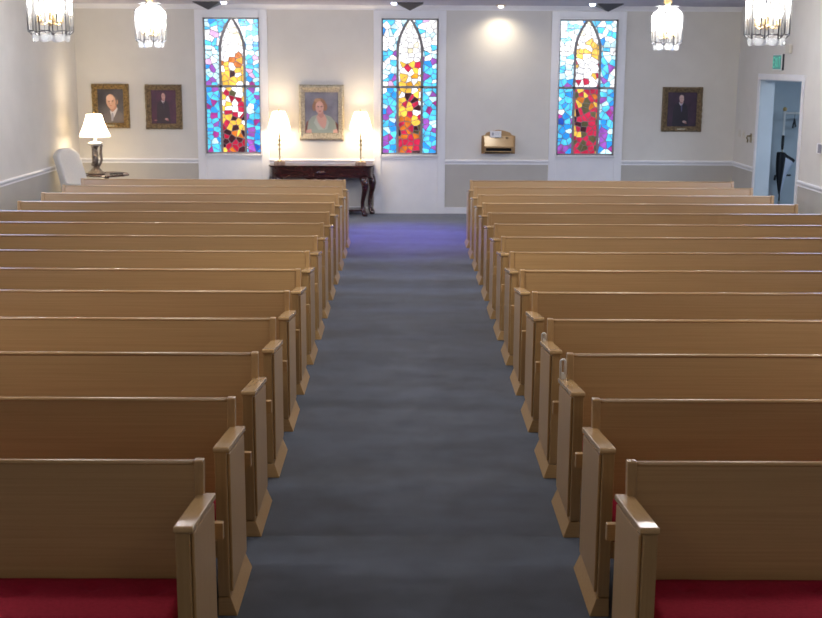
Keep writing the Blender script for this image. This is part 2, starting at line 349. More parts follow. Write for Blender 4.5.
def stained(idx, x0, x1):
    rng = random.Random(31 + idx); W = x1 - x0; H = WZ1 - WZ0; mb = MB(); GY = DW + .045
    arch = []
    def ax(t, side):   # inner edge of pointed arch at height fraction t from the top
        T = .235; fr = .5 if False else None
        k = min(t / T, 1); h = (.5 - .285) * math.sin(k * PI / 2) ** .85
        return .5 + side * h
    K = 8; left = [(ax(.235 * i / K, -1), .235 * i / K) for i in range(K + 1)]; rt = [(ax(.235 * i / K, 1), .235 * i / K) for i in range(K + 1)]
    def inside_c(u, t): return ax(t, -1) < u < ax(t, 1)
    def cell_set(ua, ub, nu, nt, tag_):
        pts = []
        for j in range(nt):
            for i in range(nu):
                pts.append((ua + (ub - ua) * (i + .5 + rng.uniform(-.42, .42)) / nu, (j + .5 + rng.uniform(-.4, .4)) / nt))
        for k, (u, t) in enumerate(pts):
            for (ta, tb) in ((0, .5), (.5, 1)):
                pl = [(ua, ta), (ub, ta), (ub, tb), (ua, tb)]
                for k2, (u2_, t2) in enumerate(pts):
                    if k2 == k or abs(t2 - t) > .25: continue
                    # metric in true size
                    nx, nz = (u2_ - u) * W * W, (t2 - t) * H * H
                    pl = clip(pl, (u + u2_) / 2, (t + t2) / 2, nx, nz)
                    if len(pl) < 3: break
                if len(pl) < 3: continue
                yield u, t, pl
    def emit_poly(pl, key, y=GY, d=.0052):
        q = [(x0 + u * W, WZ1 - t * H) for u, t in pl]; q = shrink(q, d)
        if len(q) >= 3: mb.poly(q, y, pn.index(key))
    def above(pl, sgn):       # region outside the arch on the left (-1) / right (+1): split by slabs
        out = []
        for i in range(K):
            t0, t1 = .235 * i / K, .235 * (i + 1) / K
            u0, u1 = ax(t0, sgn), ax(t1, sgn); q = clip(pl, 0, t0, 0, -1); q = clip(q, 0, t1, 0, 1) if len(q) > 2 else []
            if len(q) > 2: out.append((q, u0, t0, u1, t1))
        return out
    # side strips: corridor bands; the parts under the arch are covered by the centre layer in front
    for s_, (ua, ub) in enumerate(((.0, .5), (.5, 1))):
        for u, t, pl in cell_set(ua, ub, 4, 30, s_):
            # keep only what lies outside the centre light
            kk = side_tbl(t + rng.uniform(-.06, .06)); key = pick(rng, kk)
            uu = .272 if s_ == 0 else .728
            low = clip(pl, 0, .235, 0, -1)
            if len(low) > 2:
                low = clip(low, uu, 0, 1, 0) if s_ == 0 else clip(low, uu, 0, -1, 0)
                if len(low) > 2: emit_poly(low, key)
            hi = clip(pl, 0, .235, 0, 1)
            if len(hi) > 2:
                # chord clip at this cell's height
                tt = min(max(sum(p[1] for p in hi) / len(hi), .005), .234); e = .012
                a_, b2 = (ax(tt - e if tt > e else 0, -1 if s_ == 0 else 1), max(tt - e, 0)), (ax(tt + e, -1 if s_ == 0 else 1), tt + e)
                du, dt = b2[0] - a_[0], b2[1] - a_[1]; l = math.hypot(du * W, dt * H) + 1e-9
                nx, nz = dt, -du
                if (.5 - a_[0]) * nx + (.0 + tt - a_[1]) * nz < 0 if s_ == 0 else (.5 - a_[0]) * nx + (tt - a_[1]) * nz < 0: nx, nz = -nx, -nz
                hi = clip(hi, a_[0] + (-.02 if s_ == 0 else .02), a_[1], nx, nz)
                if len(hi) > 2: emit_poly(hi, key)
    for u, t, pl in cell_set(.0, 1., 9, 28, 2):
        kk = next(tb for lim, tb in CT[idx] if t + rng.uniform(-.03, .03) < lim or lim > 1); key = pick(rng, kk)
        q = clip(pl, .302, 0, -1, 0); q = clip(q, .698, 0, 1, 0) if len(q) > 2 else []
        if len(q) > 2: 
            tt = sum(p[1] for p in q) / len(q)
            if tt < .235:
                for sd in (-1, 1):
                    e = .012; a_, b2 = (ax(max(tt - e, 0), sd), max(tt - e, 0)), (ax(min(tt + e, .3), sd), tt + e)
                    nx, nz = (b2[1] - a_[1]), -(b2[0] - a_[0])
                    if (.5 - a_[0]) * nx + (tt + .001 - a_[1]) * nz > 0: nx, nz = -nx, -nz
                    q = clip(q, a_[0] - sd * .02, a_[1], nx, nz)
                    if len(q) < 3: break
            if len(q) > 2: emit_poly(q, key)
    glass = mb.build('stained_glass', [M['g_' + k] for k in pn])
    # lead backing sheet and cames
    lb = MB(); lb.box((x0, GY + .002, WZ0), (x1, GY + .006, WZ1))
    def X(u): return x0 + u * W
    def Zt(t): return WZ1 - t * H
    bw = .019
    for sd in (-1, 1):
        path = [(X(ax(.235 * i / K, sd)), Zt(.235 * i / K)) for i in range(K + 1)]; path.append((X(.5 + sd * .215), Zt(1)))
        for (xa, za), (xb, zb) in zip(path[:-1], path[1:]):
            lb.prism_y([(xa - bw, za), (xb - bw, zb), (xb + bw, zb), (xa + bw, za)], GY - .012, GY + .001)
    lb.box((x0, GY - .012, Zt(.5) - bw), (x1, GY + .001, Zt(.5) + bw))
    fw = .026
    lb.box((x0, GY - .014, WZ0), (x0 + fw, GY + .002, WZ1)); lb.box((x1 - fw, GY - .014, WZ0), (x1, GY + .002, WZ1))
    lb.box((x0, GY - .014, WZ0), (x1, GY + .002, WZ0 + fw)); lb.box((x0, GY - .014, WZ1 - fw), (x1, GY + .002, WZ1))
    n = idx + 1
    root = empty('window_%d' % n, ((x0 + x1) / 2, DW, 0)); root['kind'] = 'structure'
    cas = MB(); c = CAS; f = .035
    cas.box((x0 - c, DW - f, 0), (x0, DW, WZ1 + c * .95)); cas.box((x1, DW - f, 0), (x1 + c, DW, WZ1 + c * .95))
    cas.box((x0, DW - f, WZ1), (x1, DW, WZ1 + c * .95)); cas.box((x0, DW - f, WZ0 - .075), (x1, DW, WZ0))
    # inner raised stop
    g = .03
    cas.box((x0 - g, DW - f - .014, WZ0 - g), (x0, DW - f, WZ1 + g)); cas.box((x1, DW - f - .014, WZ0 - g), (x1 + g, DW - f, WZ1 + g))
    cas.box((x0, DW - f - .014, WZ1), (x1, DW - f, WZ1 + g)); cas.box((x0, DW - f - .014, WZ0 - g), (x1, DW - f, WZ0))
    casing = cas.build('casing', 'white', bevel=.004)
    pb = MB(); pb.box((x0, DW - .022, 0), (x1, DW, WZ0 - .075)); panel = pb.build('apron_panel', 'white')
    ob = lb.build('lead_bars', 'lead')
    for q in (glass, casing, panel, ob): q.parent = root; q.location = -root.location
for i, (a, b_) in enumerate(WINX): stained(i, a, b_)

# ------------------------------------------------------------------ pews
PL = 1.8275
def rounded(prof): return prof
def make_pew():
    root = empty('church_pew', (0, 0, 0)); xi = PL - .065
    b_ = MB()      # backrest: leaning board
    def back(z): return -.075 + (z - .34) / .52 * .07
    b_.prism_x([(back(.30), .30), (back(.838), .838), (back(.838) + .026, .838), (back(.30) + .026, .30)], -PL + .076, PL - .076)
    bk = b_.build('backrest', 'oak_x', root)
    t = MB(); y = back(.845)
    t.prism_x([(y - .002, .834), (y - .004, .839), (y - .001, .846), (y + .006, .849), (y + .020, .849), (y + .028, .846), (y + .030, .840), (y + .028, .834)], -PL + .076, PL - .076, smooth=True)
    t.build('top_rail', 'oak_x', bk)
    for s in (-1, 1):
        p = MB(); xa, xb = sorted((s * (PL - .078), s * (PL - .041)))
        p.prism_x([(back(.42) - .010, .42), (back(.85) - .010, .847), (back(.85) - .005, .853), (back(.85) + .030, .853), (back(.85) + .036, .847), (back(.42) + .04, .42)], xa, xb)
        p.build('end_post', 'oak_z', root, .004)
    st = MB(); st.box((-xi, -.47, .30), (xi, -.045, .335)); st.box((-xi, -.475, .255), (xi, -.45, .335)); st.build('seat', 'oak_x', root, .004)
    # crimson cushion with tufted buttons
    cu = MB(); nx, ny = 150, 16; x0, x1, y0, y1 = -xi + .015, xi - .015, -.475, -.078; zt, zb = .398, .336; vs = []
    tufts = [(x1 - .13 - k * .245, -.175 if k % 2 else -.215) for k in range(15)]
    for j in range(ny + 1):
        for i in range(nx + 1):
            x = x0 + (x1 - x0) * i / nx; yy = y0 + (y1 - y0) * j / ny
            ex = min(x - x0, x1 - x) / .035; ey = min(yy - y0, y1 - yy) / .035
            def rnd(e): return 1 - (1 - min(e, 1)) ** 2
            z = zb + .022 + (zt - zb - .022) * math.sqrt(max(rnd(ex), 0)) * math.sqrt(max(rnd(ey), 0))
            for tx, ty in tufts:
                q = ((x - tx) ** 2 + (yy - ty) ** 2) / .0010
                if q < 9: z -= .022 * math.exp(-q)
            z += .0025 * noise.noise(Vector((x * 6, yy * 9, 0)))
            vs.append((x, yy, z))
    fs = [(j * (nx + 1) + i, j * (nx + 1) + i + 1, (j + 1) * (nx + 1) + i + 1, (j + 1) * (nx + 1) + i) for j in range(ny) for i in range(nx)]
    cu.add(vs, fs, 0, True)
    rim = [j for j in range(nx + 1)] + [(k + 1) * (nx + 1) + nx for k in range(ny)] + [ny * (nx + 1) + nx - 1 - k for k in range(nx)] + [(ny - 1 - k) * (nx + 1) for k in range(ny - 1)]
    R = [vs[i] for i in rim]; n = len(R); cu.add(R + [(a, c, zb) for a, c, d in R], [(i, (i + 1) % n, (i + 1) % n + n, i + n) for i in range(n)] + [tuple(range(n, 2 * n))], 0, True)
    cu.build('seat_cushion', 'red', root)
    # book rack on the rear face
    r = MB(); yb = back(.52) + .026
    r.box((-PL + .03, .078, .487), (PL - .03, .096, .556)); r.box((-PL + .03, yb, .476), (PL - .03, .09, .490))
    for s in (-1, 1): xa, xb = sorted((s * (PL - .035), s * (PL + .016))); r.box((xa, .070, .486), (xb, .102, .558))
    r.build('book_rack', 'oak_x', root, .003)
    # end panels
    for s in (-1, 1):
        prof = [(-.508, .085), (-.508, .742), (-.49, .742), (-.02, .684), (-.0, .684), (.0, .085)]
        e = MB(); xa, xb = sorted((s * xi, s * (PL - .014))); e.prism_x([(-.500, .085), (-.500, .754), (-.003, .694), (-.003, .085)], xa, xb)
        eo = e.build('end_panel', 'oak_z', root, .004)
        fb = MB(); xa, xb = sorted((s * (PL - .0135), s * (PL - .001))); fb.prism_x([(-.478, .10), (-.478, .737), (-.02, .681), (-.02, .10)], xa, xb); fb.build('face_board', 'oak_z', eo, .004)
        c = MB(); xa, xb = sorted((s * (xi - .004), s * (PL + .002)))
        c.prism_x([(-.509, .750), (-.512, .757), (-.509, .769), (-.502, .774), (.002, .714), (.006, .708), (.005, .693), (-.003, .689)], xa, xb); c.build('arm_cap', 'oak_y', eo, .006, 3)
        q = MB(); xa = s * xi; xb = s * (PL - .010); xc = s * (PL + .020)
        q.hexa([(xa, -.512, 0), (xc, -.512, 0), (xc, .012, 0), (xa, .012, 0)], [(xa, -.500, .080), (xb, -.500, .080), (xb, -.002, .080), (xa, -.002, .080)])
        q.build('plinth', 'oak_x', eo, .003)
    for k in range(1):
        sp_ = MB(); sp_.box((-.03, -.42, 0), (.03, -.06, .255)); sp_.build('seat_support', 'oak_z', root, .003)
    return root
ORD = ['first', 'second', 'third', 'fourth', 'fifth', 'sixth', 'seventh', 'eighth', 'ninth', 'tenth', 'eleventh', 'twelfth', 'thirteenth', 'last']
pew0 = make_pew(); D0, SP = 4.5276, .9
for side, cx_ in (('left', -2.5915), ('right', 2.6555)):
    for i in range(14):
        o = pew0 if (side == 'left' and i == 0) else copy_tree(pew0)
        o.location = (cx_, D0 + i * SP, 0)
        if i == 13:
            for ch in list(o.children):
                if ch.name.startswith('book_rack'): bpy.data.objects.remove(ch)
        if i == 0: lb = 'nearest oak pew of the %s block, crimson seat cushion in full view' % side
        elif i == 13: lb = 'farthest oak pew of the %s block, last before the back wall' % side
        else: lb = 'oak pew with red cushion, %s from the front in the %s block' % (ORD[i], side)
        tag(o, lb, 'pew', 'oak pews of the %s block' % side)

# white plastic clips on the aisle ends of two right-hand pews
def clip_(i, h, wd, label):
    y = D0 + i * SP - .03; x = .8715 - .026
    root = empty('pew_clip', (x, y, .7185))
    a = MB(); n = 14; pts = [(-wd / 2, -.004, 0)] + [(-wd / 2 * math.cos(PI * k / n), -.006 * math.sin(PI * k / n), h - wd / 2 + wd / 2 * math.sin(PI * k / n)) for k in range(n + 1)] + [(wd / 2, -.004, h * .25)]
    a.tube(pts, .0068, 8); a.build('loop', 'whitepl', root)
    c = MB(); c.box((-wd / 2 - .004, -.008, 0), (wd / 2 + .004, .006, h * .32)); c.build('tab', 'whitepl', root, .002)
    tag(root, label, 'clip', 'pew clips')
clip_(2, .108, .024, 'tall white plastic loop clip on aisle end of third right-hand pew')
clip_(3, .050, .019, 'small white plastic clip on aisle end of fourth right-hand pew')

# ------------------------------------------------------------------ chandeliers
def make_chandelier():
    root = empty('chandelier', (0, 0, 2.56)); Z = lambda z: z - 2.56
    n = 8; R = .176; ph = PI / 8
    g = MB(); lead_ = MB()
    def ring(r, z): return [Vector((r * math.cos(ph + 2 * PI * i / n), r * math.sin(ph + 2 * PI * i / n), Z(z))) for i in range(n)]
    # eight three-sided bays: centre pane pushed out
    top, bot = 3.01, 2.655
    A = ring(R, top); B = ring(R, bot)
    # star shaped: alternate corner valleys
    pts_t, pts_b, pts_tt = [], [], []
    for i in range(8):
        a0 = ph + 2 * PI * i / 8
        pts_t.append((R * .86 * math.cos(a0), R * .86 * math.sin(a0))); 
        for d in (.22, .78):
            a1 = a0 + 2 * PI / 8 * d; pts_t.append((R * 1.07 * math.cos(a1), R * 1.07 * math.sin(a1)))
    m_ = len(pts_t)
    def z_b(i): return bot + .006 if i % 3 else bot - .030
    def z_t(i): return top if i % 3 else top + .015
    for i in range(m_):
        j = (i + 1) % m_; p, q = pts_t[i], pts_t[j]
        g.add([(p[0], p[1], Z(z_b(i))), (q[0], q[1], Z(z_b(j))), (q[0], q[1], Z(z_t(j))), (p[0], p[1], Z(z_t(i)))], [(0, 1, 2, 3)])
        # sloping shoulder
        g.add([(p[0], p[1], Z(z_t(i))), (q[0], q[1], Z(z_t(j))), (q[0] * .5, q[1] * .5, Z(3.075)), (p[0] * .5, p[1] * .5, Z(3.075))], [(0, 1, 2, 3)])
        g.add([(p[0], p[1], Z(z_b(i))), (q[0], q[1], Z(z_b(j))), (q[0] * .88, q[1] * .88, Z(2.635)), (p[0] * .88, p[1] * .88, Z(2.635))], [(0, 1, 2, 3)])
        lead_.tube([(p[0], p[1], Z(z_b(i))), (p[0], p[1], Z(z_t(i)))], .003 if i % 3 else .004, 6)
        lead_.tube([(p[0], p[1], Z(z_b(i))), (q[0], q[1], Z(z_b(j)))], .0045, 6)
        lead_.tube([(p[0], p[1], Z(z_t(i))), (q[0], q[1], Z(z_t(j)))], .0022, 6)
        if i % 3 == 0: lead_.tube([(p[0], p[1], Z(z_t(i))), (p[0] * .5, p[1] * .5, Z(3.075))], .0022, 6)
    g.build('glass_panes', 'cglass', root)
    lead_.build('came_frame', 'darkmetal', root)
    # scalloped glass drops round the bottom
    d = MB()
    for i in range(8):
        a = ph + 2 * PI * (i + .5) / 8; cx_, cy_ = R * .80 * math.cos(a), R * .80 * math.sin(a); t = Vector((-math.sin(a), math.cos(a), 0)); nrm = Vector((math.cos(a), math.sin(a), 0))
        w2 = .053; prof = [(-w2, 0), (w2, 0), (w2, -.020)] + [(w2 * math.cos(k * PI / 8), -.020 - .046 * math.sin(k * PI / 8)) for k in range(1, 8)] + [(-w2, -.020)]
        vs = []
        for o_ in (0, .007):
            for u, v_ in prof: vs.append(Vector((cx_, cy_, Z(2.633) + v_)) + t * u + nrm * o_)
        k = len(prof); d.add(vs, [tuple(range(k))[::-1], tuple(range(k, 2 * k))] + [(q, (q + 1) % k, (q + 1) % k + k, q + k) for q in range(k)])
    d.build('glass_drops', 'cglass2', root)
    # stem, canopy
    c = MB(); c.lathe([(.085, Z(3.29)), (.088, Z(3.275)), (.055, Z(3.255)), (.03, Z(3.23)), (.024, Z(3.19)), (.05, Z(3.165)), (.055, Z(3.14)), (.03, Z(3.12)), (.03, Z(3.10))], n=24); c.build('canopy', 'brass', root)
    c = MB(); c.lathe([(.03, Z(3.10)), (.135, Z(3.098)), (.135, Z(3.090)), (.03, Z(3.088))], n=24); c.build('top_plate', 'cglass2', root)
    c = MB(); c.tube([(0, 0, Z(3.1)), (0, 0, Z(2.72))], .008, 8); c.lathe([(.005, Z(2.70)), (.03, Z(2.72)), (.03, Z(2.735)), (.008, Z(2.75))], n=16)
    for i in range(6):
        a = 2 * PI * i / 6; c.tube([(.02 * math.cos(a), .02 * math.sin(a), Z(2.73)), (.07 * math.cos(a), .07 * math.sin(a), Z(2.71)), (.10 * math.cos(a), .10 * math.sin(a), Z(2.73))], .005, 6)
        c.lathe([(.016, Z(2.73)), (.018, Z(2.74)), (.014, Z(2.745)), (.014, Z(2.80))], (.10 * math.cos(a), .10 * math.sin(a)), 10)
    c.build('candle_arms', 'brass', root)
    for i in range(6):
        a = 2 * PI * i / 6; q = MB(); q.lathe([(.009, Z(2.80)), (.019, Z(2.83)), (.017, Z(2.86)), (.006, Z(2.895)), (.002, Z(2.91))], (.10 * math.cos(a), .10 * math.sin(a)), 10); q.build('bulb', 'bulbglow', root)
    return root
ch0 = make_chandelier()
for k, (x, y, lb) in enumerate(((-3.15, 15.2, 'lit glass chandelier at far left, hanging in front of the dark-robed portrait wall'), (3.22, 15.2, 'lit glass chandelier at far right, above the right-hand pew rows near the portrait'),
                                (-3.03, 10.5, 'larger nearer lit glass chandelier at the top left corner'), (3.075, 10.5, 'larger nearer lit glass chandelier at top right, left of the exit sign'))):
    o = ch0 if k == 0 else copy_tree(ch0); o.location = (x, y, 2.56 if y > 12 else 2.545); tag(o, lb, 'chandelier', 'glass pane chandeliers')
    lamp('POINT', 'chandelier_light', (x, y, 2.95), 135 if y > 12 else 62, (1, .96, .91), .09)

# ------------------------------------------------------------------ ceiling fixtures by the windows
def fixture(x, y, sg, lb):
    root = empty('ceiling_spotlight', (x, y, ZC)); a = MB(); w_ = .20
    a.add([(-w_, -w_, 0), (w_, -w_, 0), (w_, w_, 0), (-w_, w_, 0), (-w_, -w_, -.012), (w_, -w_, -.012), (w_, w_, -.012), (-w_, w_, -.012), (0, 0, -.115)],
          [(0, 1, 5, 4), (1, 2, 6, 5), (2, 3, 7, 6), (3, 0, 4, 7), (4, 5, 8), (5, 6, 8), (6, 7, 8), (7, 4, 8), (3, 2, 1, 0)])
    a.build('housing', 'darkmetal', root)
    a = MB(); a.lathe([(.03, -.03), (.045, -.012), (.045, 0)], (sg * .24, 0), 16); a.build('lens', 'spotglow', root)
    tag(root, lb, 'spotlight', 'ceiling spotlights')
    l = lamp('SPOT', 'spotlight_beam', (x, y - .24, ZC - .06), 1500 if abs(x) < 1 else 260, (.24, .17, 1), .03, spot=1.0 if abs(x) < 1 else .9, blend=1); aim(l, (x * .35, 17.0 if abs(x) < 1 else 16.3, 0))
fixture(-3.0, 18.75, 1, 'dark pyramid ceiling spotlight above the left stained glass window')
fixture(.06, 18.7, -1, 'pale blue lit ceiling spotlight above the middle stained glass window')
fixture(3.07, 18.75, -1, 'dark pyramid ceiling spotlight above the right stained glass window')
root = empty('recessed_downlight', (1.475, 19.22, ZC)); a = MB(); a.lathe([(.075, 0), (.075, -.012), (.055, -.014), (.05, -.004)], n=20); a.build('trim_ring', 'brass', root)
a = MB(); a.ball((0, 0, -.012), .045, 14, sc=(1, 1, .8)); a.build('lens', 'canglow', root)
tag(root, 'small ceiling downlight between the middle and right stained glass windows', 'downlight')
l = lamp('SPOT', 'downlight_beam', (1.475, 19.20, ZC - .06), 40, (1, .86, .66), .06, spot=2.6, blend=1)

# ------------------------------------------------------------------ portraits
def portrait(name, x0, z1, x1, z0, ix0, iz1, ix1, iz0, fm, mats, paint, lb, seed, plate=False):
    cx_, cz = (x0 + x1) / 2, (z0 + z1) / 2; root = empty(name, (cx_, DW, cz)); Wd, Hd = x1 - x0, z1 - z0; iw, ih = ix1 - ix0, iz1 - iz0
    f = MB(); n = 26; bwx = (Wd - iw) / 2; bwz = (Hd - ih) / 2
    prof = [(0, 0, 0), (0, .030, .006), (.15, .050, .010), (.32, .058, .008), (.48, .040, .003), (.68, .036, .002), (.82, .028, .001), (1, .030, 0), (1.0, .012, 0)]   # fraction inward, height, wobble
    loops = []
    for fr, h, wob in prof:
        hx, hz = Wd / 2 - bwx * fr, Hd / 2 - bwz * fr; lp = []
        for (ax_, az), (bx_, bz) in (((-hx, -hz), (hx, -hz)), ((hx, -hz), (hx, hz)), ((hx, hz), (-hx, hz)), ((-hx, hz), (-hx, -hz))):
            for k in range(n):
                t = k / n; x = ax_ + (bx_ - ax_) * t; z = az + (bz - az) * t
                q = noise.noise(Vector((x * 22 + seed, z * 22, fr * 2))) + .6 * abs(math.sin(t * PI * 7)) - .55; e = 1 + (wob * q) / max(hx, hz) * 1.0
                corner = 1 + .008 * max(0, 1 - min(t, 1 - t) * 9) * (wob > .004)
                lp.append((x * e * corner, -(h + wob * q * 1.5), z * e * corner))
        loops.append(lp)
    N_ = len(loops[0]); vs = [p for lp in loops for p in lp]; fs = [(k * N_ + i, k * N_ + (i + 1) % N_, (k + 1) * N_ + (i + 1) % N_, (k + 1) * N_ + i) for k in range(len(loops) - 1) for i in range(N_)]
    f.add(vs, fs, 0, True); f.build('picture_frame', fm, root)
    c = MB(); c.poly([(-iw / 2 - .005, -ih / 2 - .005), (iw / 2 + .005, -ih / 2 - .005), (iw / 2 + .005, ih / 2 + .005), (-iw / 2 - .005, ih / 2 + .005)], -.013, 0); paint(c, iw, ih)
    c.build('canvas', mats, root)
    if plate: p = MB(); p.box((-.07, -.052, -Hd / 2 + bwz * .5 - .010), (.055, -.040, -Hd / 2 + bwz * .5 + .012)); p.build('name_plate', 'brass' if plate == 1 else 'silver', root)
    tag(root, lb, 'portrait', 'framed portraits on the back wall')
def P(col, r=.55): return nmat('paint', col, r)
def sq(pts, w_, h): return [((u - .5) * w_, (.5 - v_) * h) for u, v_ in pts]
# bald man in grey suit
def p1(c, w_, h):
    y = -.0134
    def E(u, v_, ru, rv, m_, r=0):
        nonlocal y; c.disc(((u - .5) * w_, (.5 - v_) * h), ru * w_, rv * h, y, m_, 22, r); y -= .00012
    def Q(pts, m_):
        nonlocal y; c.poly(sq(pts, w_, h), y, m_); y -= .00012
    Q([(.0, 1), (.0, .93), (.12, .80), (.34, .70), (.46, .62), (.72, .58), (.86, .66), (.97, .78), (1, .9), (1, 1)], 2)
    Q([(.46, .62), (.56, .68), (.73, .53), (.76, .58), (.62, .82), (.56, .86), (.50, .82)], 3)
    Q([(.52, .70), (.58, .70), (.60, .80), (.56, .95), (.50, .95), (.49, .80)], 4)
    Q([(.44, .50), (.72, .46), (.72, .56), (.56, .68), (.47, .60)], 5)
    E(.74, .38, .045, .075, 5); E(.66, .34, .08, .13, 6); E(.51, .36, .185, .215, 1, .1); E(.47, .26, .14, .09, 7); E(.53, .50, .12, .09, 1)
    E(.44, .355, .035, .012, 8); E(.58, .345, .035, .012, 8); E(.44, .375, .018, .010, 8); E(.58, .365, .018, .010, 8); E(.49, .43, .03, .02, 5); E(.50, .485, .055, .012, 9); E(.50, .40, .018, .05, 7)
portrait('portrait_painting', -5.004, 2.052, -4.413, 1.353, -4.916, 1.968, -4.504, 1.435, 'gold',
         [varied('dark_backdrop', (.012, .012, .018), (.05, .045, .06), (1, 1, 1), 5, 3), P((.62, .36, .24)), P((.07, .06, .07)), P((.75, .73, .74)), P((.35, .35, .42)), P((.45, .22, .14)), P((.10, .07, .06)), P((.78, .52, .38)), P((.16, .07, .05)), P((.5, .15, .11))], p1, 'gold framed portrait of a bald man in a dark suit, behind the corner lamp', 1, 2)
def p2(c, w_, h, dx=0, arm=1, hx=.60):
    y = -.0134
    def E(u, v_, ru, rv, m_, r=0):
        nonlocal y; c.disc(((u - .5 + dx) * w_, (.5 - v_) * h), ru * w_, rv * h, y, m_, 20, r); y -= .00012
    def Q(pts, m_):
        nonlocal y; c.poly(sq([(u + dx, v_) for u, v_ in pts], w_, h), y, m_); y -= .00012
    Q([(.20, .99), (.22, .50), (.27, .37), (.42, .30), (.55, .29), (.66, .36), (.72, .52), (.74, .80), (.76, .99)], 2)
    Q([(.40, .30), (.47, .28), (.56, .28), (.53, .36), (.49, .41), (.44, .36)], 3)
    Q([(.49, .36), (.52, .36), (.525, .55), (.50, .58), (.48, .42)], 4)
    Q([(.43, .22), (.56, .22), (.54, .31), (.48, .34), (.44, .30)], 5)
    E(.49, .155, .085, .085, 6); E(.495, .19, .078, .105, 1, .08); E(.47, .175, .018, .006, 8); E(.53, .175, .018, .006, 8); E(.505, .205, .010, .022, 7); E(.505, .238, .026, .006, 9)
    E(hx, .865, .07, .035, 1, -.2); E(hx + .05, .90, .04, .022, 5)
    if arm: E(.16, .90, .06, .018, 5)
PU = [varied('plum_backdrop', (.03, .006, .025), (.075, .014, .045), (1, 1, 1), 5, 3), P((.60, .36, .30)), P((.014, .008, .018)), P((.55, .48, .50)), P((.03, .02, .05)), P((.34, .13, .12)), P((.06, .03, .03)), P((.6, .36, .30)), P((.10, .03, .03)), P((.32, .07, .07)), P((.075, .014, .045))]
portrait('portrait_painting', -4.156, 2.045, -3.572, 1.341, -4.058, 1.966, -3.663, 1.438, 'gold2', PU, p2, 'dark gilt framed portrait of a man in black, between corner lamp and left window', 5)
def p4(c, w_, h): p2(c, w_, h, -.02, 0, .62)
PU2 = [varied('plum_backdrop', (.02, .008, .022), (.05, .018, .045), (1, 1, 1), 5, 3), P((.60, .42, .37)), P((.012, .010, .020)), P((.55, .50, .55)), P((.10, .09, .20)), P((.34, .16, .14)), P((.30, .24, .22)), P((.6, .40, .34)), P((.10, .03, .03)), P((.32, .09, .08)), P((.045, .016, .042))]
portrait('portrait_painting', 4.106, 2.045, 4.750, 1.341, 4.187, 1.968, 4.655, 1.429, 'gold2', PU2, p4, 'dark framed portrait of a man in a suit, alone right of the right window', 9, 2)
def p3(c, w_, h):
    y = -.0134
    def E(u, v_, ru, rv, m_, r=0):
        nonlocal y; c.disc(((u - .5) * w_, (.5 - v_) * h), ru * w_, rv * h, y, m_, 24, r); y -= .00012
    def Q(pts, m_):
        nonlocal y; c.poly(sq(pts, w_, h), y, m_); y -= .00012
    Q([(.0, .90), (.04, .74), (.10, .68), (.12, .95), (.02, .99)], 12); Q([(.90, .72), (1, .78), (1, .99), (.88, .98)], 12)
    Q([(.05, .97), (.10, .72), (.20, .60), (.38, .54), (.60, .54), (.78, .60), (.90, .72), (.97, .97), (.94, 1), (.06, 1)], 2)
    Q([(.04, .93), (.18, .90), (.20, 1), (.02, 1)], 1); Q([(.84, .92), (.96, .90), (.99, 1), (.84, 1)], 1)
    Q([(.33, .60), (.40, .54), (.58, .54), (.66, .66), (.62, .84), (.56, .90), (.44, .82), (.36, .72)], 1)
    Q([(.34, .60), (.38, .72), (.47, .84), (.58, .92), (.40, .92), (.26, .74)], 3); Q([(.66, .64), (.72, .74), (.66, .90), (.58, .92), (.63, .80)], 3)
    Q([(.40, .44), (.54, .44), (.57, .58), (.48, .64), (.38, .56)], 5)
    E(.44, .28, .185, .135, 6); E(.28, .36, .06, .10, 6); E(.60, .36, .07, .10, 6); E(.38, .20, .10, .05, 13)
    E(.44, .37, .125, .155, 1); E(.42, .30, .09, .05, 7)
    E(.395, .345, .028, .010, 8); E(.50, .345, .028, .010, 8); E(.395, .36, .014, .009, 8); E(.50, .36, .014, .009, 8); E(.45, .41, .016, .03, 7); E(.45, .462, .038, .012, 9)
portrait('portrait_painting', -1.701, 2.053, -.985, 1.175, -1.609, 1.943, -1.076, 1.299, 'silver',
         [varied('painted_backdrop', (.085, .09, .15), (.21, .22, .28), (1, 1, 1), 4, 3), P((.62, .36, .30)), P((.30, .36, .32)), P((.44, .50, .46)), P((.1, .1, .1)), P((.50, .26, .22)), P((.26, .13, .07)), P((.70, .44, .37)), P((.08, .06, .07)), P((.45, .10, .10)), P((.20, .22, .29)), P((.10, .105, .16)), P((.16, .06, .05)), P((.45, .26, .15))], p3,
         'pale gilt framed portrait of a woman in a light dress, above the console table', 13)

# ------------------------------------------------------------------ console table
root = empty('console_table', (-1.335, 19.23, 0))
ty0, ty1 = -.225, .215; hw = .838
def plan(hw_, y0, y1, r, n=8):
    pts = [(-hw_, y1)]
    for k in range(n + 1): a = PI + PI / 2 * k / n; pts.append((-hw_ + r + r * math.cos(a), y0 + r + r * math.sin(a)))
    for k in range(n + 1): a = -PI / 2 + PI / 2 * k / n; pts.append((hw_ - r + r * math.cos(a), y0 + r + r * math.sin(a)))
    pts.append((hw_, y1)); return pts
a = MB(); a.prism_z(plan(hw, ty0, ty1, .16), .782, .806); a.prism_z(plan(hw - .012, ty0 + .012, ty1, .15), .770, .784); a.build('table_top', 'mahog', root, .004)
a = MB(); a.prism_z(plan(hw - .03, ty0 + .03, ty1 - .01, .14), .615, .772); a.prism_z(plan(hw - .022, ty0 + .022, ty1 - .01, .14), .612, .628); a.build('apron', 'mahog', root, .003)
